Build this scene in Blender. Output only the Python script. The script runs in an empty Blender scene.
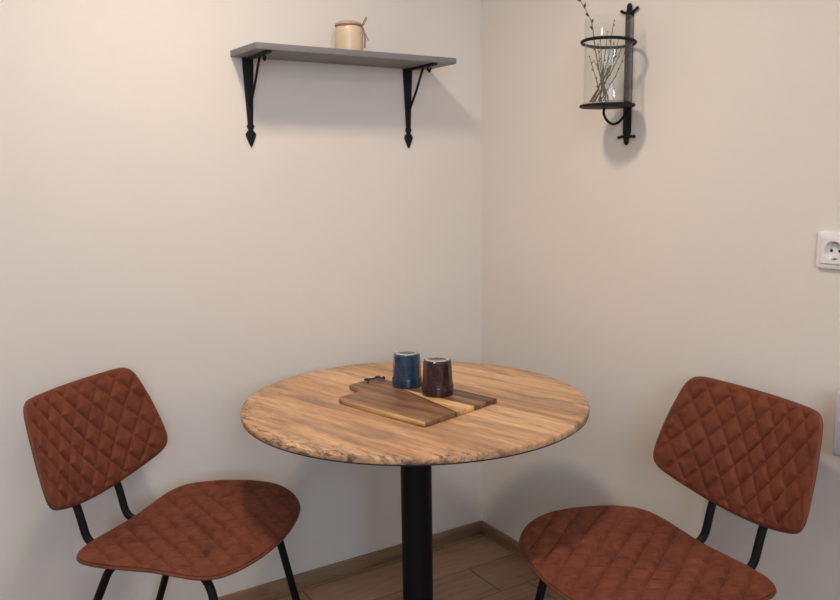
import bpy, bmesh, math, random
from math import sin, cos, pi, radians, sqrt, exp
from mathutils import Vector, Matrix
random.seed(7)
scn = bpy.context.scene
COL = scn.collection

# ------------------------------------------------------------------ helpers
def tag(o, label=None, cat=None, group=None, kind=None):
    if label: o['label'] = label
    if cat: o['category'] = cat
    if group: o['group'] = group
    if kind: o['kind'] = kind
    return o

def empty(name, loc, rz=0.0, label=None, cat=None, group=None):
    o = bpy.data.objects.new(name, None)
    o.empty_display_size = 0.05
    o.location = loc
    o.rotation_euler = (0, 0, rz)
    COL.objects.link(o)
    return tag(o, label, cat, group)

def obj(name, bm, mat, parent=None, smooth=True, angle=None):
    me = bpy.data.meshes.new(name)
    bmesh.ops.recalc_face_normals(bm, faces=bm.faces)
    bm.to_mesh(me)
    bm.free()
    for m in (mat if isinstance(mat, (list, tuple)) else [mat]):
        me.materials.append(m)
    if smooth:
        me.polygons.foreach_set('use_smooth', [True] * len(me.polygons))
        if angle is not None:
            try:
                me.set_sharp_from_angle(angle=radians(angle))
            except Exception:
                pass
    o = bpy.data.objects.new(name, me)
    COL.objects.link(o)
    if parent: o.parent = parent
    return o

def box(bm, c, s, bevel=0.0, seg=2, rot=None):
    r = bmesh.ops.create_cube(bm, size=1.0)
    vs = r['verts']
    bmesh.ops.scale(bm, vec=s, verts=vs)
    if bevel:
        es = list({e for v in vs for e in v.link_edges})
        rr = bmesh.ops.bevel(bm, geom=es, offset=bevel, segments=seg, profile=0.5, affect='EDGES')
        vs = list({v for f in rr['faces'] for v in f.verts} | {v for v in vs if v.is_valid})
    if rot is not None:
        bmesh.ops.rotate(bm, verts=vs, cent=(0, 0, 0), matrix=rot)
    bmesh.ops.translate(bm, verts=vs, vec=c)
    return vs

def lathe(bm, prof, n=64, c=(0, 0, 0), mat=0):
    rings = []
    for r, z in prof:
        if r < 1e-6:
            rings.append([bm.verts.new((c[0], c[1], c[2] + z))])
        else:
            rings.append([bm.verts.new((c[0] + r * cos(2 * pi * k / n), c[1] + r * sin(2 * pi * k / n), c[2] + z)) for k in range(n)])
    for a, b in zip(rings, rings[1:]):
        for k in range(n):
            k2 = (k + 1) % n
            if len(a) == 1 and len(b) == 1: continue
            if len(a) == 1: f = bm.faces.new((a[0], b[k], b[k2]))
            elif len(b) == 1: f = bm.faces.new((a[k], b[0], a[k2]))
            else: f = bm.faces.new((a[k], b[k], b[k2], a[k2]))
            f.material_index = mat

def smooth_path(pts, sub=8):
    pts = [Vector(p) for p in pts]
    out = []
    for i in range(len(pts) - 1):
        a = pts[i - 1] if i else pts[0] * 2 - pts[1]
        b, c = pts[i], pts[i + 1]
        d = pts[i + 2] if i + 2 < len(pts) else c * 2 - b
        for k in range(sub):
            t = k / sub
            out.append(.5 * ((2 * b) + (c - a) * t + (2 * a - 5 * b + 4 * c - d) * t * t + (3 * b - a - 3 * c + d) * t ** 3))
    out.append(pts[-1])
    return out

def round_path(pts, rad, sub=8):
    """straight runs joined by bends"""
    pts = [Vector(p) for p in pts]
    out = [pts[0]]
    for i in range(1, len(pts) - 1):
        p = pts[i]
        da, db = (pts[i - 1] - p), (pts[i + 1] - p)
        L = min(rad, da.length * .48, db.length * .48)
        a, b = p + da.normalized() * L, p + db.normalized() * L
        for k in range(sub + 1):
            t = k / sub
            out.append(a * (1 - t) ** 2 + p * 2 * t * (1 - t) + b * t * t)
    out.append(pts[-1])
    return out

def tube(bm, path, r, n=12, closed=False, cap=True):
    path = [Vector(p) for p in path]
    N = len(path)
    rr = r if callable(r) else (lambda t: r)
    prev = None
    rings = []
    for i, p in enumerate(path):
        if closed: t = (path[(i + 1) % N] - path[i - 1])
        else: t = path[min(i + 1, N - 1)] - path[max(i - 1, 0)]
        t.normalize()
        if prev is None:
            u = t.cross(Vector((0, 0, 1)))
            if u.length < .1: u = t.cross(Vector((0, 1, 0)))
        else:
            u = prev - t * prev.dot(t)
        u.normalize(); prev = u
        w = t.cross(u)
        R = rr(i / max(N - 1, 1))
        rings.append([bm.verts.new(p + (u * cos(2 * pi * k / n) + w * sin(2 * pi * k / n)) * R) for k in range(n)])
    M = N if closed else N - 1
    for i in range(M):
        a, b = rings[i], rings[(i + 1) % N]
        off = 0
        if closed and i == N - 1:
            off = min(range(n), key=lambda o: (a[0].co - b[o].co).length)
        for k in range(n):
            bm.faces.new((a[k], a[(k + 1) % n], b[(k + 1 + off) % n], b[(k + off) % n]))
    if cap and not closed:
        bm.faces.new(rings[0][::-1]); bm.faces.new(rings[-1])

def prism(bm, outline, z0, z1, bevel=0.0, seg=3):
    """closed 2-D outline extruded in z, edges of top and bottom rounded"""
    vs = [bm.verts.new((x, y, z0)) for x, y in outline]
    f = bm.faces.new(vs)
    r = bmesh.ops.extrude_face_region(bm, geom=[f])
    top = [v for v in r['geom'] if isinstance(v, bmesh.types.BMVert)]
    bmesh.ops.translate(bm, verts=top, vec=(0, 0, z1 - z0))
    if bevel:
        ts = set(top) | set(vs)
        es = [e for e in bm.edges if e.verts[0] in ts and e.verts[1] in ts and
              ((e.verts[0] in top) == (e.verts[1] in top)) and len(e.link_faces) == 2]
        bmesh.ops.bevel(bm, geom=es, offset=bevel, segments=seg, profile=.5, affect='EDGES')

def sphere(bm, c, s, rot=None, u=12, v=8):
    r = bmesh.ops.create_uvsphere(bm, u_segments=u, v_segments=v, radius=1)
    M = Matrix.Translation(c) @ (rot.to_4x4() if rot else Matrix.Identity(4)) @ Matrix.Diagonal((s[0], s[1], s[2], 1))
    bmesh.ops.transform(bm, matrix=M, verts=r['verts'])

# ------------------------------------------------------------------ materials
def newmat(name):
    m = bpy.data.materials.new(name)
    m.use_nodes = True
    return m, m.node_tree.nodes, m.node_tree.links, m.node_tree.nodes['Principled BSDF']

def setin(b, **k):
    al = {'color': 'Base Color', 'rough': 'Roughness', 'metal': 'Metallic', 'spec': 'Specular IOR Level', 'trans': 'Transmission Weight',
          'ior': 'IOR', 'sheen': 'Sheen Weight', 'sheenr': 'Sheen Roughness', 'sheent': 'Sheen Tint', 'coat': 'Coat Weight'}
    for a, v in k.items():
        b.inputs[al[a]].default_value = (*v, 1) if isinstance(v, tuple) and len(v) == 3 else v

def coords(N, L, kind='Object', scale=(1, 1, 1), rot=(0, 0, 0)):
    t = N.new('ShaderNodeTexCoord'); mp = N.new('ShaderNodeMapping')
    mp.inputs['Scale'].default_value = scale
    mp.inputs['Rotation'].default_value = rot
    L.new(t.outputs[kind], mp.inputs['Vector'])
    return mp.outputs[0]

def noise(N, L, vec, scale, detail=4, rough=.55, dist=0.0):
    n = N.new('ShaderNodeTexNoise')
    n.inputs['Scale'].default_value = scale
    n.inputs['Detail'].default_value = detail
    n.inputs['Roughness'].default_value = rough
    n.inputs['Distortion'].default_value = dist
    if vec is not None: L.new(vec, n.inputs['Vector'])
    return n.outputs['Fac']

def ramp(N, L, fac, stops, interp='LINEAR'):
    r = N.new('ShaderNodeValToRGB')
    cr = r.color_ramp
    cr.interpolation = interp
    while len(cr.elements) < len(stops): cr.elements.new(.5)
    for e, (p, c) in zip(cr.elements, stops):
        e.position = p
        e.color = (*c, 1) if not isinstance(c, (int, float)) else (c, c, c, 1)
    L.new(fac, r.inputs[0])
    return r.outputs[0]

def mix(N, L, a, b, fac, mode='MIX'):
    m = N.new('ShaderNodeMix'); m.data_type = 'RGBA'; m.blend_type = mode
    for k, v in ((6, a), (7, b), (0, fac)):
        if hasattr(v, 'links'): L.new(v, m.inputs[k])
        elif isinstance(v, (int, float)): m.inputs[k].default_value = v if k == 0 else (v, v, v, 1)
        else: m.inputs[k].default_value = (*v, 1)
    return m.outputs[2]

def bump(N, L, b, h, strength=.2, dist=.002):
    n = N.new('ShaderNodeBump')
    n.inputs['Strength'].default_value = strength
    n.inputs['Distance'].default_value = dist
    L.new(h, n.inputs['Height'])
    L.new(n.outputs[0], b.inputs['Normal'])

def math_node(N, L, op, a, b=None, c=None):
    m = N.new('ShaderNodeMath'); m.operation = op
    for k, v in enumerate((a, b, c)):
        if v is None: continue
        if hasattr(v, 'links'): L.new(v, m.inputs[k])
        else: m.inputs[k].default_value = v
    return m.outputs[0]

def plain(name, color, rough=.5, var=.06, nscale=60, bmp=0.0, bscale=400, **k):
    m, N, L, b = newmat(name)
    v = coords(N, L)
    f = noise(N, L, v, nscale, 3)
    lo = tuple(c * (1 - var) for c in color); hi = tuple(min(1, c * (1 + var)) for c in color)
    L.new(ramp(N, L, f, [(.3, lo), (.7, hi)]), b.inputs['Base Color'])
    setin(b, rough=rough, **k)
    if bmp: bump(N, L, b, noise(N, L, v, bscale, 2), bmp, .001)
    return m

def m_wall():
    m, N, L, b = newmat('wall_paint')
    v = coords(N, L)
    big = noise(N, L, v, 1.6, 3)
    L.new(ramp(N, L, big, [(.25, (.735, .688, .640)), (.75, (.765, .718, .670))]), b.inputs['Base Color'])
    setin(b, rough=.8, spec=.25)
    f = noise(N, L, v, 260, 3, .6)
    bump(N, L, b, f, .35, .0016)
    return m

def m_tabletop():
    m, N, L, b = newmat('table_wood')
    v = coords(N, L, scale=(1, .085, 1))
    t = N.new('ShaderNodeTexCoord')
    sx = N.new('ShaderNodeSeparateXYZ'); L.new(t.outputs['Object'], sx.inputs[0])
    X, Y = sx.outputs[0], sx.outputs[1]
    # boards glued side by side, each a tone of its own
    wob = noise(N, L, coords(N, L, scale=(1, 1, 1)), 3, 2)
    xs = math_node(N, L, 'ADD', X, math_node(N, L, 'MULTIPLY', wob, .03))
    idx = math_node(N, L, 'FLOOR', math_node(N, L, 'DIVIDE', xs, .105))
    wn = N.new('ShaderNodeTexWhiteNoise'); wn.noise_dimensions = '1D'; L.new(idx, wn.inputs['W'])
    base = ramp(N, L, wn.outputs[0], [(.0, (.62, .365, .205)), (.45, (.74, .465, .265)), (.75, (.80, .53, .31)), (1, (.66, .405, .23))])
    grain = noise(N, L, v, 70, 6, .62, .4)
    fine = noise(N, L, v, 260, 4, .6, .2)
    band = noise(N, L, v, 14, 5, .6, .8)
    c = mix(N, L, base, (.30, .19, .125), ramp(N, L, band, [(.50, 0), (.66, .85)]))
    c = mix(N, L, c, (.82, .58, .36), ramp(N, L, band, [(.32, .65), (.47, 0)]))
    c = mix(N, L, c, (.66, .58, .52), ramp(N, L, grain, [(.35, .75), (.6, 0)]), 'MULTIPLY')
    c = mix(N, L, c, (.80, .72, .66), ramp(N, L, fine, [(.38, .6), (.55, 0)]), 'MULTIPLY')
    # grey weathered streaks
    st = noise(N, L, coords(N, L, scale=(1, .12, 1)), 22, 6, .7, 1.2)
    c = mix(N, L, c, (.22, .165, .135), ramp(N, L, st, [(.55, 0), (.68, .75)]))
    # bark-side cracks that gather along the rim
    r = math_node(N, L, 'SQRT', math_node(N, L, 'ADD', math_node(N, L, 'POWER', math_node(N, L, 'ABSOLUTE', X), 2), math_node(N, L, 'POWER', math_node(N, L, 'ABSOLUTE', Y), 2)))
    edge = ramp(N, L, math_node(N, L, 'DIVIDE', r, .4465), [(.84, 0), (.99, 1)])
    xm = ramp(N, L, math_node(N, L, 'ADD', math_node(N, L, 'DIVIDE', X, -.9), .5), [(.42, .45), (.60, .2), (.80, 1)])
    ck = noise(N, L, coords(N, L, scale=(1, .3, 1), rot=(0, 0, -.35)), 46, 6, .75, 1.6)
    cm = math_node(N, L, 'MULTIPLY', math_node(N, L, 'MULTIPLY', edge, xm), ramp(N, L, ck, [(.50, 0), (.60, .95)]))
    c = mix(N, L, c, (.11, .068, .046), cm)
    L.new(c, b.inputs['Base Color'])
    setin(b, rough=.5, spec=.4)
    bump(N, L, b, grain, .12, .0008)
    return m

def m_oak(name, c0, c1, c2, axis=0, rough=.5):
    m, N, L, b = newmat(name)
    s = [1, 1, 1]; s[axis] = .07
    v = coords(N, L, scale=tuple(s))
    g = noise(N, L, v, 45, 7, .65, .5)
    c = ramp(N, L, g, [(.3, c0), (.5, c1), (.72, c2)])
    fine = noise(N, L, v, 220, 4)
    c = mix(N, L, c, (.7, .66, .62), ramp(N, L, fine, [(.35, .6), (.55, 0)]), 'MULTIPLY')
    L.new(c, b.inputs['Base Color']); setin(b, rough=rough, spec=.35)
    bump(N, L, b, g, .1, .001)
    return m

def m_floor():
    m, N, L, b = newmat('floor_oak')
    t = N.new('ShaderNodeTexCoord')
    sx = N.new('ShaderNodeSeparateXYZ'); L.new(t.outputs['Object'], sx.inputs[0])
    X, Y = sx.outputs[0], sx.outputs[1]
    PW, PL = .180, 1.28
    yy = math_node(N, L, 'DIVIDE', math_node(N, L, 'ADD', Y, .207), PW)
    row = math_node(N, L, 'FLOOR', yy)
    fy = math_node(N, L, 'FRACT', yy)
    wn = N.new('ShaderNodeTexWhiteNoise'); wn.noise_dimensions = '1D'; L.new(row, wn.inputs['W'])
    xx = math_node(N, L, 'DIVIDE', math_node(N, L, 'ADD', X, math_node(N, L, 'MULTIPLY', wn.outputs[0], PL)), PL)
    colx = math_node(N, L, 'FLOOR', xx)
    fx = math_node(N, L, 'FRACT', xx)
    wn2 = N.new('ShaderNodeTexWhiteNoise'); wn2.noise_dimensions = '2D'
    cb = N.new('ShaderNodeCombineXYZ'); L.new(row, cb.inputs[0]); L.new(colx, cb.inputs[1]); L.new(cb.outputs[0], wn2.inputs['Vector'])
    base = ramp(N, L, wn2.outputs[0], [(0, (.30, .188, .115)), (.5, (.355, .225, .137)), (1, (.41, .262, .162))])
    # grain shifted per board
    off = N.new('ShaderNodeCombineXYZ'); L.new(math_node(N, L, 'MULTIPLY', wn2.outputs[0], 7.0), off.inputs[0]); L.new(math_node(N, L, 'MULTIPLY', wn2.outputs[0], 3.0), off.inputs[1])
    va = N.new('ShaderNodeVectorMath'); va.operation = 'ADD'
    L.new(t.outputs['Object'], va.inputs[0]); L.new(off.outputs[0], va.inputs[1])
    mp = N.new('ShaderNodeMapping'); mp.inputs['Scale'].default_value = (.10, 1, 1); L.new(va.outputs[0], mp.inputs[0])
    g = noise(N, L, mp.outputs[0], 26, 8, .68, 1.0)
    c = mix(N, L, base, (.16, .10, .065), ramp(N, L, g, [(.50, 0), (.75, .8)]))
    g2 = noise(N, L, mp.outputs[0], 120, 5, .6, .3)
    c = mix(N, L, c, (.72, .68, .64), ramp(N, L, g2, [(.35, .7), (.58, 0)]), 'MULTIPLY')
    sy = ramp(N, L, fy, [(0, 1), (.018, 0), (.982, 0), (1, 1)])
    sxm = ramp(N, L, fx, [(0, 1), (.003, 0), (.997, 0), (1, 1)])
    seam = math_node(N, L, 'MAXIMUM', sy, sxm)
    c = mix(N, L, c, (.06, .038, .026), math_node(N, L, 'MULTIPLY', seam, .8))
    L.new(c, b.inputs['Base Color']); setin(b, rough=.45, spec=.4)
    h = math_node(N, L, 'SUBTRACT', math_node(N, L, 'MULTIPLY', g, .3), seam)
    bump(N, L, b, h, .25, .001)
    return m

def m_velvet():
    m, N, L, b = newmat('rust_velvet')
    v = coords(N, L)
    n1 = noise(N, L, v, 26, 6, .7, .8)
    n2 = noise(N, L, v, 7, 3, .6, .6)
    c = ramp(N, L, n1, [(.30, (.115, .029, .0150)), (.52, (.165, .044, .0215)), (.75, (.205, .060, .029))])
    c = mix(N, L, c, (.045, .011, .007), ramp(N, L, n2, [(.56, 0), (.72, .65)]))
    L.new(c, b.inputs['Base Color'])
    setin(b, rough=.78, spec=.2, sheen=.10, sheenr=.45, sheent=(.85, .45, .33, 1))
    bump(N, L, b, noise(N, L, v, 520, 2), .15, .0008)
    return m

def m_glass():
    m, N, L, b = newmat('clear_glass')
    N.remove(b)
    out = N['Material Output']
    tr = N.new('ShaderNodeBsdfTransparent'); tr.inputs[0].default_value = (.988, .992, .988, 1)
    gs = N.new('ShaderNodeBsdfGlossy'); gs.inputs['Roughness'].default_value = .03
    f = noise(N, L, coords(N, L), 20, 1)
    L.new(ramp(N, L, f, [(0, .02), (1, .05)]), gs.inputs['Roughness'])
    lw = N.new('ShaderNodeLayerWeight'); lw.inputs[0].default_value = .5
    fac = math_node(N, L, 'ADD', math_node(N, L, 'MULTIPLY', math_node(N, L, 'POWER', lw.outputs['Facing'], 5.0), .5), .035)
    mx = N.new('ShaderNodeMixShader')
    L.new(fac, mx.inputs[0]); L.new(tr.outputs[0], mx.inputs[1]); L.new(gs.outputs[0], mx.inputs[2])
    L.new(mx.outputs[0], out.inputs['Surface'])
    return m

def m_board():
    """laminated acacia: strips side by side along local x, grain along local y"""
    m, N, L, b = newmat('acacia_board')
    t = N.new('ShaderNodeTexCoord')
    sx = N.new('ShaderNodeSeparateXYZ'); L.new(t.outputs['Object'], sx.inputs[0])
    n = noise(N, L, coords(N, L, scale=(1, .2, 1)), 8, 2)
    X = math_node(N, L, 'ADD', sx.outputs[0], math_node(N, L, 'MULTIPLY', math_node(N, L, 'SUBTRACT', n, .5), .012))
    f = math_node(N, L, 'ADD', math_node(N, L, 'DIVIDE', X, .30), .5)
    Ys = math_node(N, L, 'MULTIPLY', math_node(N, L, 'ADD', sx.outputs[1], .168), .26)
    f2 = math_node(N, L, 'ADD', math_node(N, L, 'DIVIDE', math_node(N, L, 'SUBTRACT', X, Ys), .30), .5)
    c = ramp(N, L, f, [(0, (.74, .47, .21)), (.045, (.27, .135, .065)), (.640, (.17, .085, .045)), (.945, (.58, .35, .16))], 'CONSTANT')
    inl = ramp(N, L, f, [(0, 1), (.640, 0)], 'CONSTANT')
    c = mix(N, L, c, (.11, .05, .025), math_node(N, L, 'MULTIPLY', inl, ramp(N, L, f2, [(0, 0), (.403, 1), (.640, 0)], 'CONSTANT')))
    c = mix(N, L, c, (.80, .51, .23), math_node(N, L, 'MULTIPLY', inl, ramp(N, L, f2, [(0, 0), (.418, 1)], 'CONSTANT')))
    g = noise(N, L, coords(N, L, scale=(1, .06, 1)), 60, 6, .65, .5)
    c = mix(N, L, c, (.38, .30, .25), ramp(N, L, g, [(.38, .9), (.58, 0)]), 'MULTIPLY')
    g2 = noise(N, L, coords(N, L, scale=(1, .08, 1)), 20, 4, .6, .5)
    c = mix(N, L, c, (.42, .24, .11), ramp(N, L, g2, [(.54, 0), (.68, .55)]))
    L.new(c, b.inputs['Base Color']); setin(b, rough=.42, spec=.4)
    return m

def m_glaze(name, c0, c1, rough=.18):
    m, N, L, b = newmat(name)
    v = coords(N, L, scale=(1, 1, .5))
    n = noise(N, L, v, 90, 4, .6, .4)
    L.new(ramp(N, L, n, [(.35, c0), (.7, c1)]), b.inputs['Base Color'])
    setin(b, rough=rough, spec=.5, coat=.3)
    return m

M = dict(
    wall=m_wall(), table=m_tabletop(), floor=m_floor(), velvetp=plain('velvet_piping', (.15, .043, .022), .75, .15, 60), velvet=m_velvet(), glass=m_glass(), board=m_board(),
    base=m_oak('baseboard_oak', (.20, .118, .070), (.30, .185, .113), (.38, .245, .155), 0),
    base_y=m_oak('baseboard_oak_side', (.20, .118, .070), (.30, .185, .113), (.38, .245, .155), 1),
    lid=m_oak('jar_lid_wood', (.38, .26, .17), (.48, .34, .23), (.58, .43, .30), 0),
    ceiling=plain('ceiling_paint', (.80, .78, .75), .85),
    black=plain('black_powder_coat', (.006, .006, .007), .5, .2, 200, .1, 700, spec=.18),
    iron=plain('black_wrought_iron', (.009, .0085, .009), .55, .25, 90, .3, 260, spec=.2),
    trim=plain('black_table_underside', (.03, .026, .024), .6),
    shelf=plain('grey_shelf_paint', (.185, .182, .192), .5, .05, 40),
    white=plain('white_plastic', (.80, .785, .77), .35, .01),
    whited=plain('white_panel_paint', (.52, .53, .60), .5, .01),
    hole=plain('socket_hole', (.01, .01, .01), .6),
    metal=plain('socket_clip_metal', (.45, .45, .45), .35, metal=1.0),
    cream=plain('cream_glaze', (.64, .505, .355), .35, .05, 30),
    cord=plain('jute_cord', (.30, .19, .12), .9, .2, 300),
    leather=plain('black_leather_lace', (.018, .012, .010), .6),
    blue=m_glaze('blue_glaze', (.008, .026, .060), (.022, .068, .135)),
    plum=m_glaze('plum_glaze', (.019, .008, .011), (.045, .017, .021)),
    clay=plain('unglazed_clay', (.44, .39, .36), .8, .1, 150),
    twig=plain('twig_bark', (.15, .12, .075), .8, .3, 80),
    twigg=plain('green_twig_bark', (.165, .165, .085), .8, .3, 80),
    bud=plain('dark_bud', (.075, .058, .044), .7, .3, 150),
    frame=plain('window_frame_paint', (.75, .75, .74), .4),
)

# ------------------------------------------------------------------ the room
RX, RY, RH = -3.7, -4.3, 2.56        # far ends of the room and its height
def slab(name, lo, hi, mat):
    bm = bmesh.new()
    c = [(a + b) / 2 for a, b in zip(lo, hi)]
    box(bm, c, [b - a for a, b in zip(lo, hi)])
    o = obj(name, bm, mat, smooth=False)
    return tag(o, kind='structure')
T = .12
slab('floor', (RX - T, RY - T, -.1), (T, T, 0), M['floor'])
slab('ceiling', (RX - T, RY - T, RH), (T, T, RH + .1), M['ceiling'])
slab('wall_left', (RX - T, 0, 0), (T, T, RH), M['wall'])
slab('wall_right', (0, RY - T, 0), (T, 0, RH), M['wall'])
slab('wall_side', (RX - T, RY - T, 0), (RX, 0, RH), M['wall'])
# wall behind the camera with a window opening
WX0, WX1, WZ0, WZ1 = -3.2, -1.5, 1.3, 2.4
bm = bmesh.new()
def bx(lo, hi): box(bm, [(a + b) / 2 for a, b in zip(lo, hi)], [b - a for a, b in zip(lo, hi)])
bx((RX, RY - T, 0), (WX0, RY, RH)); bx((WX1, RY - T, 0), (0, RY, RH))
bx((WX0, RY - T, 0), (WX1, RY, WZ0)); bx((WX0, RY - T, WZ1), (WX1, RY, RH))
tag(obj('wall_back', bm, M['wall'], smooth=False), kind='structure')
bm = bmesh.new()
for a, b in (((WX0, WZ0), (WX0 + .05, WZ1)), ((WX1 - .05, WZ0), (WX1, WZ1)), ((WX0, WZ0), (WX1, WZ0 + .05)), ((WX0, WZ1 - .05), (WX1, WZ1)),
             (((WX0 + WX1) / 2 - .03, WZ0), ((WX0 + WX1) / 2 + .03, WZ1))):
    bx((a[0], RY - .09, a[1]), (b[0], RY - .03, b[1]))
tag(obj('window_1', bm, M['frame'], smooth=False), kind='structure')

BH, BT = .0495, .010
def baseboard(name, lo, hi, mat):
    bm = bmesh.new()
    box(bm, [(a + b) / 2 for a, b in zip(lo, hi)], [b - a for a, b in zip(lo, hi)], .0025, 2)
    tag(obj(name, bm, mat, smooth=True, angle=40), kind='structure')
baseboard('baseboard_left', (RX, -BT, 0), (0, 0, BH), M['base'])
baseboard('baseboard_right', (-BT, RY, 0), (0, -BT, BH), M['base_y'])

# ------------------------------------------------------------------ table
TX, TY, TR, TZ = -.633, -.561, .450, .75
tb = empty('bistro_table', (TX, TY, 0), radians(14.5), 'round bistro table with wood-look top on a black column, between the two chairs', 'table')
bm = bmesh.new()
lathe(bm, [(0, .7335), (TR - .002, .7335), (TR - .0005, .735), (TR, .738), (TR, .7445), (TR - .0015, .748), (TR - .005, .75), (TR * .8, .75), (TR * .4, .75), (0, .75)], 160)
obj('tabletop', bm, M['table'], tb, True, 50)
bm = bmesh.new()
lathe(bm, [(0, .7308), (TR - .003, .7308), (TR - .0010, .7322), (TR - .0005, .7338), (0, .7338)], 160)
tag(obj('underside', bm, M['trim'], tb, True, 50), 'thin black underside edge of the tabletop')
bm = bmesh.new()
box(bm, (0, 0, .7265), (.30, .30, .0085), .002)
obj('mounting_plate', bm, M['black'], tb, True, 40)
bm = bmesh.new()
lathe(bm, [(0, .012), (.0415, .012), (.0415, .7225), (0, .7225)], 64)
obj('column', bm, M['black'], tb, True, 50)
bm = bmesh.new()
lathe(bm, [(0, 0), (.22, 0), (.22, .006), (.212, .012), (.06, .014), (.048, .022), (.0415, .024), (0, .024)], 96)
obj('base_plate', bm, M['black'], tb, True, 50)

# ------------------------------------------------------------------ chairs
def crom_closed(P, n=24):
    P = [Vector(p) for p in P]
    N = len(P); out = []
    for i in range(N):
        a, b, c, d = P[i - 1], P[i], P[(i + 1) % N], P[(i + 2) % N]
        for k in range(n):
            t = k / n
            out.append(.5 * ((2 * b) + (c - a) * t + (2 * a - 5 * b + 4 * c - d) * t * t + (3 * b - a - 3 * c + d) * t ** 3))
    return out
def resample(P, n):
    P = list(P) + [P[0]]
    s = [0.0]
    for a, b in zip(P, P[1:]): s.append(s[-1] + (b - a).length)
    out = []; j = 0
    for k in range(n):
        t = s[-1] * k / n
        while s[j + 1] < t: j += 1
        f = (t - s[j]) / max(s[j + 1] - s[j], 1e-9)
        out.append(P[j].lerp(P[j + 1], f))
    return out

def seat_rim():
    h = [(.2186, -.171, .4984), (.2552, .052, .5150), (.2006, .175, .4918)]
    P = [(0, -.184, .4958)] + h + [(0, .2162, .4831)] + [(-a, b, c) for a, b, c in h[::-1]]
    return crom_closed(P, 40)
def back_outline():
    wt, wm, wb, hh, at, ab, rc = .1921, .2206, .2317, .1445, .0045, .0412, .05
    lin = lambda a, b, n: [a + (b - a) * k / (n - 1) for k in range(n)]
    top = [(u, hh - at * (u / wt) ** 2) for u in lin(-wt, wt, 15)]
    bot = [(u, -hh + ab * (u / wb) ** 2) for u in lin(wb, -wb, 15)]
    right = [(wt + (wb - wt) * t + 4 * t * (1 - t) * (wm - (wt + wb) / 2), (hh - at) + ((-hh + ab) - (hh - at)) * t) for t in lin(0, 1, 12)]
    left = [(-a, b) for a, b in right[::-1]]
    poly = [Vector((a, b, 0)) for a, b in top[:-1] + right[:-1] + bot[:-1] + left[:-1]]
    n = 320
    R = resample(poly, n)
    Lg = sum((R[i] - R[i - 1]).length for i in range(n))
    k = int(rc / Lg * n) + 1
    ks = range(-k, k + 1)
    ww = [1 - abs(j) / (k + 1) for j in ks]; S = sum(ww)
    return [sum((R[(i + j) % n] * w for j, w in zip(ks, ww)), Vector()) / S for i in range(n)]

QA, QB = .057, .077                  # diamond width and height
def quilt(x, y):
    """0 on a seam, 1 on the crown of a diamond"""
    d = []
    k = 1 / sqrt(1 / QA ** 2 + 1 / QB ** 2)
    for q in (x / QA + y / QB, x / QA - y / QB):
        d.append(abs(q - round(q)) * k)
    m = min(d)
    return 1 - exp(-(m / .0055) ** 1.1)

def pad(rim2d, surf, center, t_top, t_bot, rings=84, n=300, amp=.0095, bul=0.0):
    """upholstered pad: rim2d closed outline (x, y), surf(x, y, s, rimz) -> (point, normal)"""
    bm = bmesh.new()
    R = resample(rim2d, n)
    C = Vector(center)
    def row(s, side):
        out = []
        for p in R:
            q = C + (p - C) * s
            P, nrm = surf(q, s, p)
            if side > 0:
                e = max(0.0, 1 - s ** 7) ** .5
                edge = min(1, max(0, (1 - s) / .10))
                h = t_top * e + amp * (quilt(q.x, q.y) - 1) * edge
            else:
                e = max(0.0, 1 - s ** 9) ** .5
                h = -t_bot * (1 + bul * (1 - s * s)) * e
            out.append(bm.verts.new(P + nrm * h))
        return out
    ss = [1 - (1 - i / rings) ** 1.0 for i in range(1, rings + 1)]
    extra = [1 - .0125 * f for f in (.75, .5, .3, .15, .05)]
    ss = sorted(set(ss[:-1] + extra + [1.0]))
    rows = [row(s, 1) for s in ss]
    c1 = bm.verts.new(surf(C, 0, C)[0] + surf(C, 0, C)[1] * (t_top + amp * (quilt(C.x, C.y) - 1)))
    sb = [s for s in (.15, .4, .65, .8, .9, .95, .975, .99)]
    rb = [row(s, -1) for s in sb]
    c2 = bm.verts.new(surf(C, 0, C)[0] - surf(C, 0, C)[1] * t_bot * (1 + bul))
    for k in range(n): bm.faces.new((c1, rows[0][k], rows[0][(k + 1) % n]))
    allr = rows + rb[::-1]
    for a, b in zip(allr, allr[1:]):
        for k in range(n): bm.faces.new((a[k], b[k], b[(k + 1) % n], a[(k + 1) % n]))
    for k in range(n): bm.faces.new((allr[-1][k], c2, allr[-1][(k + 1) % n]))
    return bm

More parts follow.
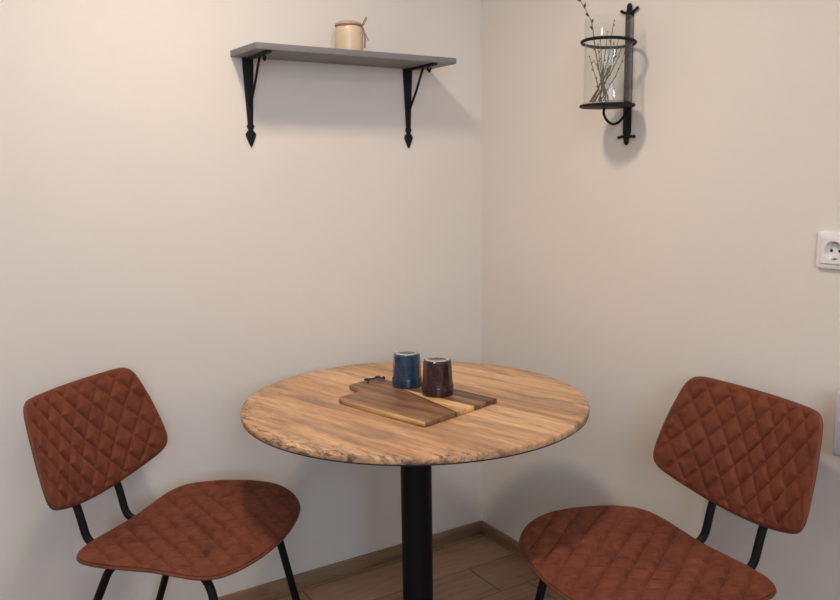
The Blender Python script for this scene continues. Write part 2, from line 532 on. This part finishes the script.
def make_chair():
    root = empty('dining_chair', (0, 0, 0))
    rim = seat_rim()
    rimr = resample(rim, 300)
    zc = .492
    def s_surf(q, s, p):
        z = zc + (p.z - zc) * s * s
        return Vector((q.x, q.y, z)), Vector((0, 0, 1))
    rim2 = [Vector((p.x, p.y, p.z)) for p in rim]
    seat = obj('seat', pad(rim2, s_surf, (0, .02, zc), .009, .012, amp=.0115, bul=1.1), M['velvet'], root)
    bm = bmesh.new()
    tube(bm, [Vector((p.x * .995, p.y * .995, p.z - .006)) for p in rimr], .0042, 8, True)
    obj('piping', bm, M['velvetp'], seat)
    bt = radians(15.88); cv = 1.28
    def b_surf(q, s, p):
        dep = cv * q.x * q.x
        P = Vector((q.x, -.3145 - sin(bt) * q.y + cos(bt) * dep, .6875 + cos(bt) * q.y + sin(bt) * dep))
        g = 2 * cv * q.x
        nrm = Vector((-g, cos(bt), sin(bt))).normalized()
        return P, nrm
    bo = [p * .985 for p in back_outline()]
    back = obj('backrest', pad(bo, b_surf, (0, 0, 0), .013, .010), M['velvet'], root)
    bm = bmesh.new()
    path = []
    for p in resample(bo, 300):
        P, nrm = b_surf(p * 1.0, 1, p)
        path.append(P - nrm * .0025)
    tube(bm, path, .0038, 8, True)
    obj('piping', bm, M['velvetp'], back)
    r = .0098
    for s in (1, -1):
        bm = bmesh.new()
        tube(bm, round_path([(s * .078, -.352, .690), (s * .077, -.285, .55), (s * .076, -.260, .448), (s * .10, .02, .456)], .035, 8), r, 14)
        obj('back_support', bm, M['black'], root)
        bm = bmesh.new()
        tube(bm, round_path([(s * .100, .0, .4565), (s * .157, .125, .450), (s * .192, .218, 0)], .045, 8), r, 14)
        obj('leg', bm, M['black'], root)
        bm = bmesh.new()
        tube(bm, round_path([(s * .09, -.06, .456), (s * .147, -.138, .454), (s * .202, -.325, 0)], .04, 8), r, 14)
        obj('leg', bm, M['black'], root)
    bm = bmesh.new()
    tube(bm, [(-.11, .03, .4565), (.11, .03, .4565)], r * .9, 12)
    obj('crossbar', bm, M['black'], root)
    return root

def copy_tree(o, parent=None):
    c = o.copy(); COL.objects.link(c)
    if parent:
        c.parent = parent
    for ch in list(o.children): copy_tree(ch, c)
    return c
chair = make_chair()
# local +y is the front of the chair
def put_chair(o, x, y, ang): o.location = (x, y, 0); o.rotation_euler = (0, 0, radians(ang - 90))
chair_b = copy_tree(chair)
put_chair(chair, -1.1897, -.4461, -48.79)
put_chair(chair_b, -.4385, -1.1603, 171.54)
for o, lab in ((chair, 'rust-brown quilted velvet chair on black legs left of the table, below the shelf wall'),
               (chair_b, 'rust-brown quilted velvet chair right of the table, its back to the wall with the socket')):
    tag(o, lab, 'chair', 'quilted velvet chairs at the table')

# ------------------------------------------------------------------ shelf and brackets
SX0, SX1, SD, SZ, ST = -.890, -.2245, .1735, 1.695, .018
bm = bmesh.new()
prism(bm, [(-.894, 0), (-.884, -SD), (SX1, -SD), (-.230, 0)], SZ - ST, SZ, .0015, 2)
tag(obj('wall_shelf', bm, M['shelf'], None, True, 40), 'grey painted wooden wall shelf held by two black iron brackets', 'shelf')

def make_bracket():
    root = empty('shelf_bracket', (0, 0, 0))
    zt = SZ - ST
    # tapering strap on the wall ending in an arrow point (drawn in x-z, thickness in y)
    o = [(-.0165, zt), (.0165, zt), (.0165, zt - .02), (.0080, zt - .188), (.0115, zt - .195), (.0085, zt - .202), (.006, zt - .205), (.0155, zt - .216), (.0150, zt - .223), (.004, zt - .249), (0, zt - .254)]
    o = o + [(-x, z) for x, z in o[::-1] if x > 0 and z < zt] [0:] 
    pts = []
    for x, z in o:
        if not pts or (abs(pts[-1][0] - x) + abs(pts[-1][1] - z)) > 1e-5: pts.append((x, z))
    bm = bmesh.new()
    prism(bm, pts, 0, .006, .0012, 2)
    bmesh.ops.transform(bm, matrix=Matrix(((1, 0, 0, 0), (0, 0, -1, 0), (0, 1, 0, 0), (0, 0, 0, 1))), verts=bm.verts)
    obj('wall_strap', bm, M['iron'], root, True, 40)
    bm = bmesh.new()
    box(bm, (0, -.088, zt - .0035), (.016, .164, .007), .0015)
    obj('arm', bm, M['iron'], root, True, 40)
    bm = bmesh.new()
    tube(bm, smooth_path([(0, -.100, zt - .006), (0, -.083, zt - .030), (0, -.055, zt - .075), (0, -.025, zt - .115), (0, -.008, zt - .137)], 6), .0038, 10)
    obj('brace', bm, M['iron'], root)
    bm = bmesh.new()
    tube(bm, smooth_path([(0, -.126, zt - .006), (0, -.127, zt - .016), (0, -.1325, zt - .0225), (0, -.139, zt - .019), (0, -.1405, zt - .011)], 6), .0032, 10)
    obj('hook', bm, M['iron'], root)
    return root
br = make_bracket()
br2 = copy_tree(br)
br.location = (-.844, 0, 0); br2.location = (-.300, 0, 0)
for o, s in ((br, 'black wrought iron bracket with arrow tip under the left end of the grey shelf'), (br2, 'black wrought iron bracket with arrow tip under the grey shelf, nearest the room corner')):
    tag(o, s, 'bracket', 'iron brackets under the shelf')

# ------------------------------------------------------------------ cream jar
JX, JY = -.557, -.09
jar = empty('storage_jar', (JX, JY, SZ), 0, 'small cream ceramic jar with wooden lid and tied cord, on the grey shelf', 'jar')
bm = bmesh.new()
lathe(bm, [(0, 0), (.037, 0), (.0405, .003), (.0418, .010), (.0420, .060), (.0410, .071), (.0385, .078), (.037, .0812), (0, .0812)], 64)
obj('body', bm, M['cream'], jar)
bm = bmesh.new()
lathe(bm, [(0, .0812), (.0400, .0812), (.0412, .0825), (.0412, .0855), (.038, .0890), (.032, .0915), (0, .093)], 64)
obj('lid', bm, M['lid'], jar)
bm = bmesh.new()
tube(bm, [(.0392 * cos(a), .0392 * sin(a), (.0790) + .0012 * sin(3 * a)) for a in [2 * pi * k / 48 for k in range(48)]], .0016, 8, True)
k0 = Vector((.031, -.0262, .079))
rt = Vector((.846, -.533, 0)); upv = Vector((0, 0, 1))
def jp(e, z): return k0 + rt * e + upv * z
sphere(bm, k0, (.0035, .0035, .0035))
cord = obj('cord', bm, M['cord'], jar)
for pts in ([(0, 0), (.006, .014), (.014, .026), (.012, .016), (.004, .003)], [(0, 0), (.006, -.014), (.013, -.029), (.018, -.041)]):
    bm = bmesh.new(); tube(bm, smooth_path([jp(*p) for p in pts], 6), .0016, 8)
    obj('cord_end', bm, M['cord'], cord)
bm = bmesh.new()
tube(bm, smooth_path([jp(0, 0), jp(.005, -.014), jp(.008, -.034), jp(.0070, -.062)], 6), .0030, 8)
obj('cord_end', bm, M['cord'], cord)

# ------------------------------------------------------------------ wall vase holder
VX, VY = -.082, -.686
hd = empty('wall_vase_holder', (0, VY, 0), 0, 'black iron wall holder with ring and round tray, mounted right of the corner', 'vase holder')
bm = bmesh.new()
o = [(-.0125, 1.44), (.0125, 1.44), (.0125, 1.762), (-.0125, 1.762)]
box(bm, (-.004, 0, 1.601), (.008, .025, .322), .0012)
obj('wall_bar', bm, M['iron'], hd, True, 40)
for z, sg in ((1.765, 1), (1.432, -1)):
    bm = bmesh.new()
    # fleur end: a rounded middle lobe and two side arms
    box(bm, (-.005, 0, z - sg * .004), (.008, .020, .020), .002)
    sphere(bm, (-.006, 0, z + sg * .012), (.006, .0085, .012))
    for s in (1, -1):
        tube(bm, smooth_path([(-.006, 0, z - sg * .002), (-.006, s * .016, z), (-.006, s * .028, z + sg * .006 * (1 if sg > 0 else .2))], 5), lambda t: .0045 - .001 * t, 10)
        sphere(bm, (-.006, s * .028, z + sg * .006 * (1 if sg > 0 else .2)), (.0045, .0050, .0045))
    obj('finial', bm, M['iron'], hd, True, 60)
bm = bmesh.new()
lathe(bm, [(0, 1.509), (.072, 1.509), (.0745, 1.511), (.0745, 1.515), (.072, 1.5165), (0, 1.5165)], 72, (VX, 0, 0))
box(bm, (-.012, 0, 1.513), (.022, .018, .006), .001)
obj('tray', bm, M['iron'], hd, True, 50)
bm = bmesh.new()
tube(bm, [(VX + .0705 * cos(2 * pi * k / 72), .0705 * sin(2 * pi * k / 72), 1.679 - .0745 * .05 * cos(2 * pi * k / 72)) for k in range(72)], .0042, 10, True)
obj('ring', bm, M['iron'], hd)
bm = bmesh.new()
tube(bm, smooth_path([(-.075, .018, 1.508), (-.078, .016, 1.492), (-.068, .012, 1.474), (-.048, .008, 1.4655), (-.028, .004, 1.474), (-.014, 0, 1.492), (-.008, 0, 1.503)], 6), .0036, 10)
obj('scroll', bm, M['iron'], hd)

# glass cylinder
gl = empty('glass_vase', (VX, VY, 1.5165), 0, 'clear straight-sided glass vase standing in the black wall holder, filled with twigs', 'vase')
bm = bmesh.new()
gr, gt, gh = .0640, .0022, .225
lathe(bm, [(0, 0.0003), (gr - .002, 0.0003), (gr, .002), (gr, gh - .001), (gr - gt / 2, gh), (gr - gt, gh - .001), (gr - gt, .006), (0, .005)], 96)
obj('glass_body', bm, M['glass'], gl, True, 50)

# twigs
E = Vector((.846, -.533, 0)); D = Vector((.533, .846, 0))
zb = 1.5240
twigs = [  # points (sideways, depth, height above base of glass), green?
    ([(-.006, -.040, 0), (-.030, -.036, .07), (-.044, -.028, .15), (-.0495, -.014, .205), (-.071, -.006, .25), (-.099, -.002, .30), (-.129, .0, .345)], 0),
    ([(-.010, .02, 0), (-.022, .02, .045), (-.036, .022, .09), (-.046, .026, .125)], 1),
    ([(.002, -.012, 0), (-.014, -.01, .05), (-.026, -.012, .11), (-.032, -.014, .150)], 1),
    ([(-.044, .0, 0), (-.020, .004, .045), (.002, .006, .12), (.012, .01, .19), (.017, .012, .214)], 1),
    ([(-.040, -.015, 0), (-.016, -.016, .04), (.008, -.018, .10), (.024, -.02, .17)], 1),
    ([(-.018, .012, 0), (-.010, .014, .08), (-.003, .016, .15), (.002, .018, .188)], 0),
    ([(-.034, .006, 0), (-.006, .01, .05), (.022, .012, .10), (.039, .014, .145)], 0),
    ([(-.002, .008, 0), (-.010, .01, .06), (-.016, .012, .12), (-.020, .012, .165)], 1),
    ([(-.024, -.02, 0), (.004, -.022, .045), (.024, -.026, .085), (.037, -.03, .125)], 1),
    ([(-.048, -.004, 0), (-.018, -.006, .05), (.010, -.006, .10), (.022, -.008, .14)], 0),
    ([(-.036, .022, 0), (-.014, .022, .05), (.006, .022, .09), (.014, .024, .12)], 1),
    ([(-.014, -.022, 0), (-.018, -.020, .05), (-.030, -.020, .085), (-.042, -.018, .105)], 1),
    ([(-.030, -.024, 0), (-.012, -.026, .05), (.004, -.028, .11), (.008, -.028, .15)], 1),
]
bm = bmesh.new(); sphere(bm, (0, 0, .0035), (.0021, .0021, .0040), u=10, v=8)
bud0 = obj('bud', bm, M['bud'])
bud_me = bud0.data
bpy.data.objects.remove(bud0)
for i, (pts, g) in enumerate(twigs):
    base = Vector((VX, VY, zb)) + E * pts[0][0] + D * pts[0][1]
    tw = empty('budded_twig', base)
    P = smooth_path([Vector((VX, VY, zb)) + E * a + D * b + Vector((0, 0, h)) - base for a, b, h in pts], 8)
    P = [p + Vector((random.uniform(-1, 1), random.uniform(-1, 1), 0)) * .0005 for p in P]
    bm = bmesh.new(); tube(bm, P, lambda t: .0019 - .0012 * t, 7)
    obj('stem', bm, M['twigg'] if g else M['twig'], tw)
    nb = 11 if i == 0 else 5
    for k in range(nb):
        t = .30 + .70 * k / (nb - 1)
        j = min(len(P) - 2, int(t * (len(P) - 1)))
        bo = bpy.data.objects.new('bud', bud_me); COL.objects.link(bo); bo.parent = tw
        dr = (P[j + 1] - P[j]).normalized()
        sd = (E if k % 2 else -E) * .55 + D * random.uniform(-.4, .4)
        if k == nb - 1: sd = Vector((0, 0, 0))
        v = (dr + sd).normalized()
        bo.location = P[j] + sd * .0010
        bo.rotation_euler = v.to_track_quat('Z', 'Y').to_euler()
        s = (1.6 if i == 0 else .85) * random.uniform(.85, 1.1)
        bo.scale = (s, s, s)
    if i == 0: tag(tw, 'tallest twig, dark-budded, leaning out left above the rim of the glass vase', 'twig', 'twigs in the glass vase')
    else: tag(tw, 'short greenish twig with small buds standing inside the glass vase', 'twig', 'twigs in the glass vase')

# ------------------------------------------------------------------ wall socket
SKY, SKZ = -1.3065, 1.1555
sk = empty('wall_socket', (0, SKY, SKZ), 0, 'white square electric wall socket on the right wall, at the right margin', 'socket')
def rrect(w, r, n=6):
    o = []
    for cx, cy, a0 in ((1, 1, 0), (-1, 1, 90), (-1, -1, 180), (1, -1, 270)):
        for k in range(n + 1):
            a = radians(a0 + 90 * k / n)
            o.append((cx * (w - r) + r * cos(a), cy * (w - r) + r * sin(a)))
    return o
toX = Matrix(((0, 0, -1, 0), (-1, 0, 0, 0), (0, 1, 0, 0), (0, 0, 0, 1)))   # local x,y,z -> wall (-y, z, -x)
def wallobj(name, bm, mat, parent, ang=40):
    bmesh.ops.transform(bm, matrix=toX, verts=bm.verts)
    return obj(name, bm, mat, parent, True, ang)
bm = bmesh.new()
loops = [[bm.verts.new((x, y, z)) for x, y in rrect(w_, r_)] for w_, r_, z in
         ((.0405, .004, 0), (.0405, .004, .007), (.0398, .0038, .0086), (.0384, .0032, .0095), (.0282, .002, .0095), (.0282, .002, 0))]
for a, b in zip(loops, loops[1:] + loops[:1]):
    for k in range(len(a)): bm.faces.new((a[k], a[(k + 1) % len(a)], b[(k + 1) % len(a)], b[k]))
wallobj('frame', bm, M['white'], sk)
# insert with a round well
bm = bmesh.new()
n = 64
def sq(a, w):
    c, s = cos(a), sin(a); k = w / max(abs(c), abs(s)); return (c * k, s * k)
rings = []
for kind, r, z in (('s', .0281, 0), ('s', .0281, .0125), ('s', .0275, .0132), ('c', .0215, .0132), ('c', .0205, .0122), ('c', .0195, .002)):
    rings.append([bm.verts.new((*(sq(2 * pi * k / n, r) if kind == 's' else (r * cos(2 * pi * k / n), r * sin(2 * pi * k / n))), z)) for k in range(n)])
for a, b in zip(rings, rings[1:]):
    for k in range(n): bm.faces.new((a[k], a[(k + 1) % n], b[(k + 1) % n], b[k]))
bm.faces.new(rings[-1])
ins = wallobj('insert', bm, M['white'], sk)
for s in (1, -1):
    bm = bmesh.new(); lathe(bm, [(0, .0022), (.0034, .0022), (.0034, .0030), (0, .0030)], 24, (s * .0095, 0, 0)); wallobj('pin_hole', bm, M['hole'], ins)
    bm = bmesh.new(); box(bm, (0, s * .0175, .0075), (.007, .003, .010), .0006); wallobj('earth_clip', bm, M['metal'], ins)

# pale panel at the right margin
bm = bmesh.new(); box(bm, (-.030, -1.661, .788), (.060, .60, .143), .004, 3)
tag(obj('wall_panel', bm, M['whited'], None, True, 40), 'pale bluish-white panel on the wall at the right margin, its end showing behind the right chair', 'wall panel')

# ------------------------------------------------------------------ cutting board and lace
cb = empty('cutting_board', (-.653, -.587, TZ), radians(14.5), 'brown striped wooden paddle board lying on the round table, two cups on it', 'cutting board')
# local +y points to the handle, local +x ...
def fillet(pts, r, n=6):
    out = []
    N = len(pts)
    for i in range(N):
        p = Vector((*pts[i][:2], 0)); a = Vector((*pts[i - 1][:2], 0)); b = Vector((*pts[(i + 1) % N][:2], 0))
        rr = pts[i][2] if len(pts[i]) > 2 else r
        da, db = (a - p), (b - p)
        L = min(rr, da.length * .49, db.length * .49)
        A, B = p + da.normalized() * L, p + db.normalized() * L
        for k in range(n + 1):
            t = k / n; q = A * (1 - t) ** 2 + p * 2 * t * (1 - t) + B * t * t
            out.append((q.x, q.y))
    return out
W = .141
outl = fillet([(-W, -.168, .012), (W, -.168, .012), (W, .135, .05), (.088, .150, .02), (.082, .230, .022), (-.024, .228, .010), (-.044, .156, .010), (-W + .004, .152, .028)], .02)
bm = bmesh.new(); prism(bm, outl, 0.0003, .0130, .003, 3)
cbb = obj('board_body', bm, M['board'], cb, True, 50)
bm = bmesh.new()
lz = .0155
tube(bm, smooth_path([(0.024, 0.199, .014), (0.040, 0.214, lz), (0.030, 0.220, .019), (0.048, 0.208, lz + .004), (0.066, 0.202, .021), (0.080, 0.210, .019), (0.068, 0.214, .020), (0.082, 0.198, lz), (0.090, 0.200, .013)], 8), .0023, 8)
sphere(bm, (0.086, 0.200, .0175), (.0045, .0035, .0035))
tag(obj('hanging_lace', bm, M['leather'], cb), 'black leather lace')

# ------------------------------------------------------------------ cups turned upside down
def make_cup(name, x, y, rb, h, mat, rz, label):
    root = empty(name, (x, y, TZ + .0132), rz, label, 'cup', 'upturned cups on the cutting board')
    n = 12
    bm = bmesh.new()
    rt_ = rb * .895
    prof = [(rb * .90, .0), (rb * .985, .0), (rb, .002), (rb * 1.0, .021), (rb * .985, .0235)]
    lathe(bm, [(rb * .90, .012)] + prof, 56)
    obj('lip_band', bm, mat, root, True, 50)
    bm = bmesh.new()
    rings = []
    for r, z in ((rb * .975, .0228), (rb * .968, .026), (rb * .925, .06), (rt_, h - .010), (rt_ * .975, h - .004), (rt_ * .90, h - .001), (rt_ * .80, h - .0005)):
        rings.append([bm.verts.new((r * cos(2 * pi * (k + .5) / n), r * sin(2 * pi * (k + .5) / n), z)) for k in range(n)])
    for a, b in zip(rings, rings[1:]):
        for k in range(n): bm.faces.new((a[k], a[(k + 1) % n], b[(k + 1) % n], b[k]))
    es = [e for e in bm.edges if abs(e.verts[0].co.z - e.verts[1].co.z) > .002]
    bmesh.ops.bevel(bm, geom=es, offset=.0010, segments=2, profile=.5, affect='EDGES')
    obj('body', bm, mat, root, True, 12)
    bm = bmesh.new()
    lathe(bm, [(rt_ * .66, h - .004), (rt_ * .68, h + .0012), (rt_ * .71, h + .0018), (rt_ * .80, h + .0016), (rt_ * .85, h - .0005), (rt_ * .82, h - .003)], 56)
    tag(obj('foot_ring', bm, M['clay'], root, True, 60), 'pale unglazed foot ring')
    bm = bmesh.new()
    lathe(bm, [(0, h - .0025), (rt_ * .70, h - .0022)], 48)
    obj('foot_base', bm, mat, root)
    return root
make_cup('ceramic_cup', -.603, -.472, .0410, .0915, M['blue'], .2, 'dark blue faceted ceramic cup upside down on the board, behind the purple one')
make_cup('ceramic_cup', -.5815, -.591, .0425, .0935, M['plum'], .5, 'dark plum-purple faceted ceramic cup upside down on the board, in front of the blue one')

# ------------------------------------------------------------------ light
def lamp(name, loc, power, color, r):
    l = bpy.data.lights.new(name, 'POINT'); l.energy = power; l.color = color; l.shadow_soft_size = r
    o = bpy.data.objects.new(name, l); o.location = loc; COL.objects.link(o); return o
WARM = (1.0, .825, .645)
sl = bpy.data.lights.new('ceiling_downlight', 'SPOT'); sl.energy = 66.0; sl.color = WARM; sl.shadow_soft_size = .09
sl.spot_size = radians(168); sl.spot_blend = 1.0
so = bpy.data.objects.new('ceiling_downlight', sl); so.location = (-1.13, -.87, 2.49); COL.objects.link(so)
lamp('far_ceiling_lamp_light', (-1.5, -3.0, 2.47), 20.0, (1.0, .84, .68), .07)
w = bpy.data.worlds.new('World'); scn.world = w; w.use_nodes = True
wn_, wl_ = w.node_tree.nodes, w.node_tree.links
bg = wn_['Background']
bg.inputs[0].default_value = (.60, .785, 1.0, 1); bg.inputs[1].default_value = 11.0
pl = bpy.data.lights.new('window_daylight_portal', 'AREA'); pl.shape = 'RECTANGLE'; pl.size = WX1 - WX0; pl.size_y = WZ1 - WZ0
pl.cycles.is_portal = True
po = bpy.data.objects.new('window_daylight_portal', pl); po.location = ((WX0 + WX1) / 2, RY - T, (WZ0 + WZ1) / 2); po.rotation_euler = (radians(90), 0, 0)
COL.objects.link(po)

# ------------------------------------------------------------------ camera
R = Vector((0.8461129618299049, -0.5328400181503252, -0.013204956682507454))
U = Vector((0.09128568412118425, 0.12045780054101764, 0.9885124390534232))
F = Vector((0.525128345928834, 0.8375986111177486, -0.15056157197527303))
cam = bpy.data.cameras.new('camera'); cam.sensor_width = 36; cam.lens = 802.944 / 840 * 36; cam.clip_start = .02
co = bpy.data.objects.new('camera', cam); COL.objects.link(co)
co.matrix_world = Matrix(((R.x, U.x, -F.x, -1.7096), (R.y, U.y, -F.y, -2.3093), (R.z, U.z, -F.z, 1.32627), (0, 0, 0, 1)))
scn.camera = co
scn.view_settings.view_transform = 'Standard'; scn.view_settings.look = 'None'
scn.view_settings.exposure = 0.0; scn.view_settings.gamma = 1.0; scn.view_settings.use_curve_mapping = False
try:
    scn.cycles.use_denoising = True
    scn.cycles.max_bounces = 12; scn.cycles.transmission_bounces = 12; scn.cycles.diffuse_bounces = 6
    scn.cycles.caustics_refractive = False; scn.cycles.caustics_reflective = False
    scn.cycles.sample_clamp_indirect = 4
except Exception: pass
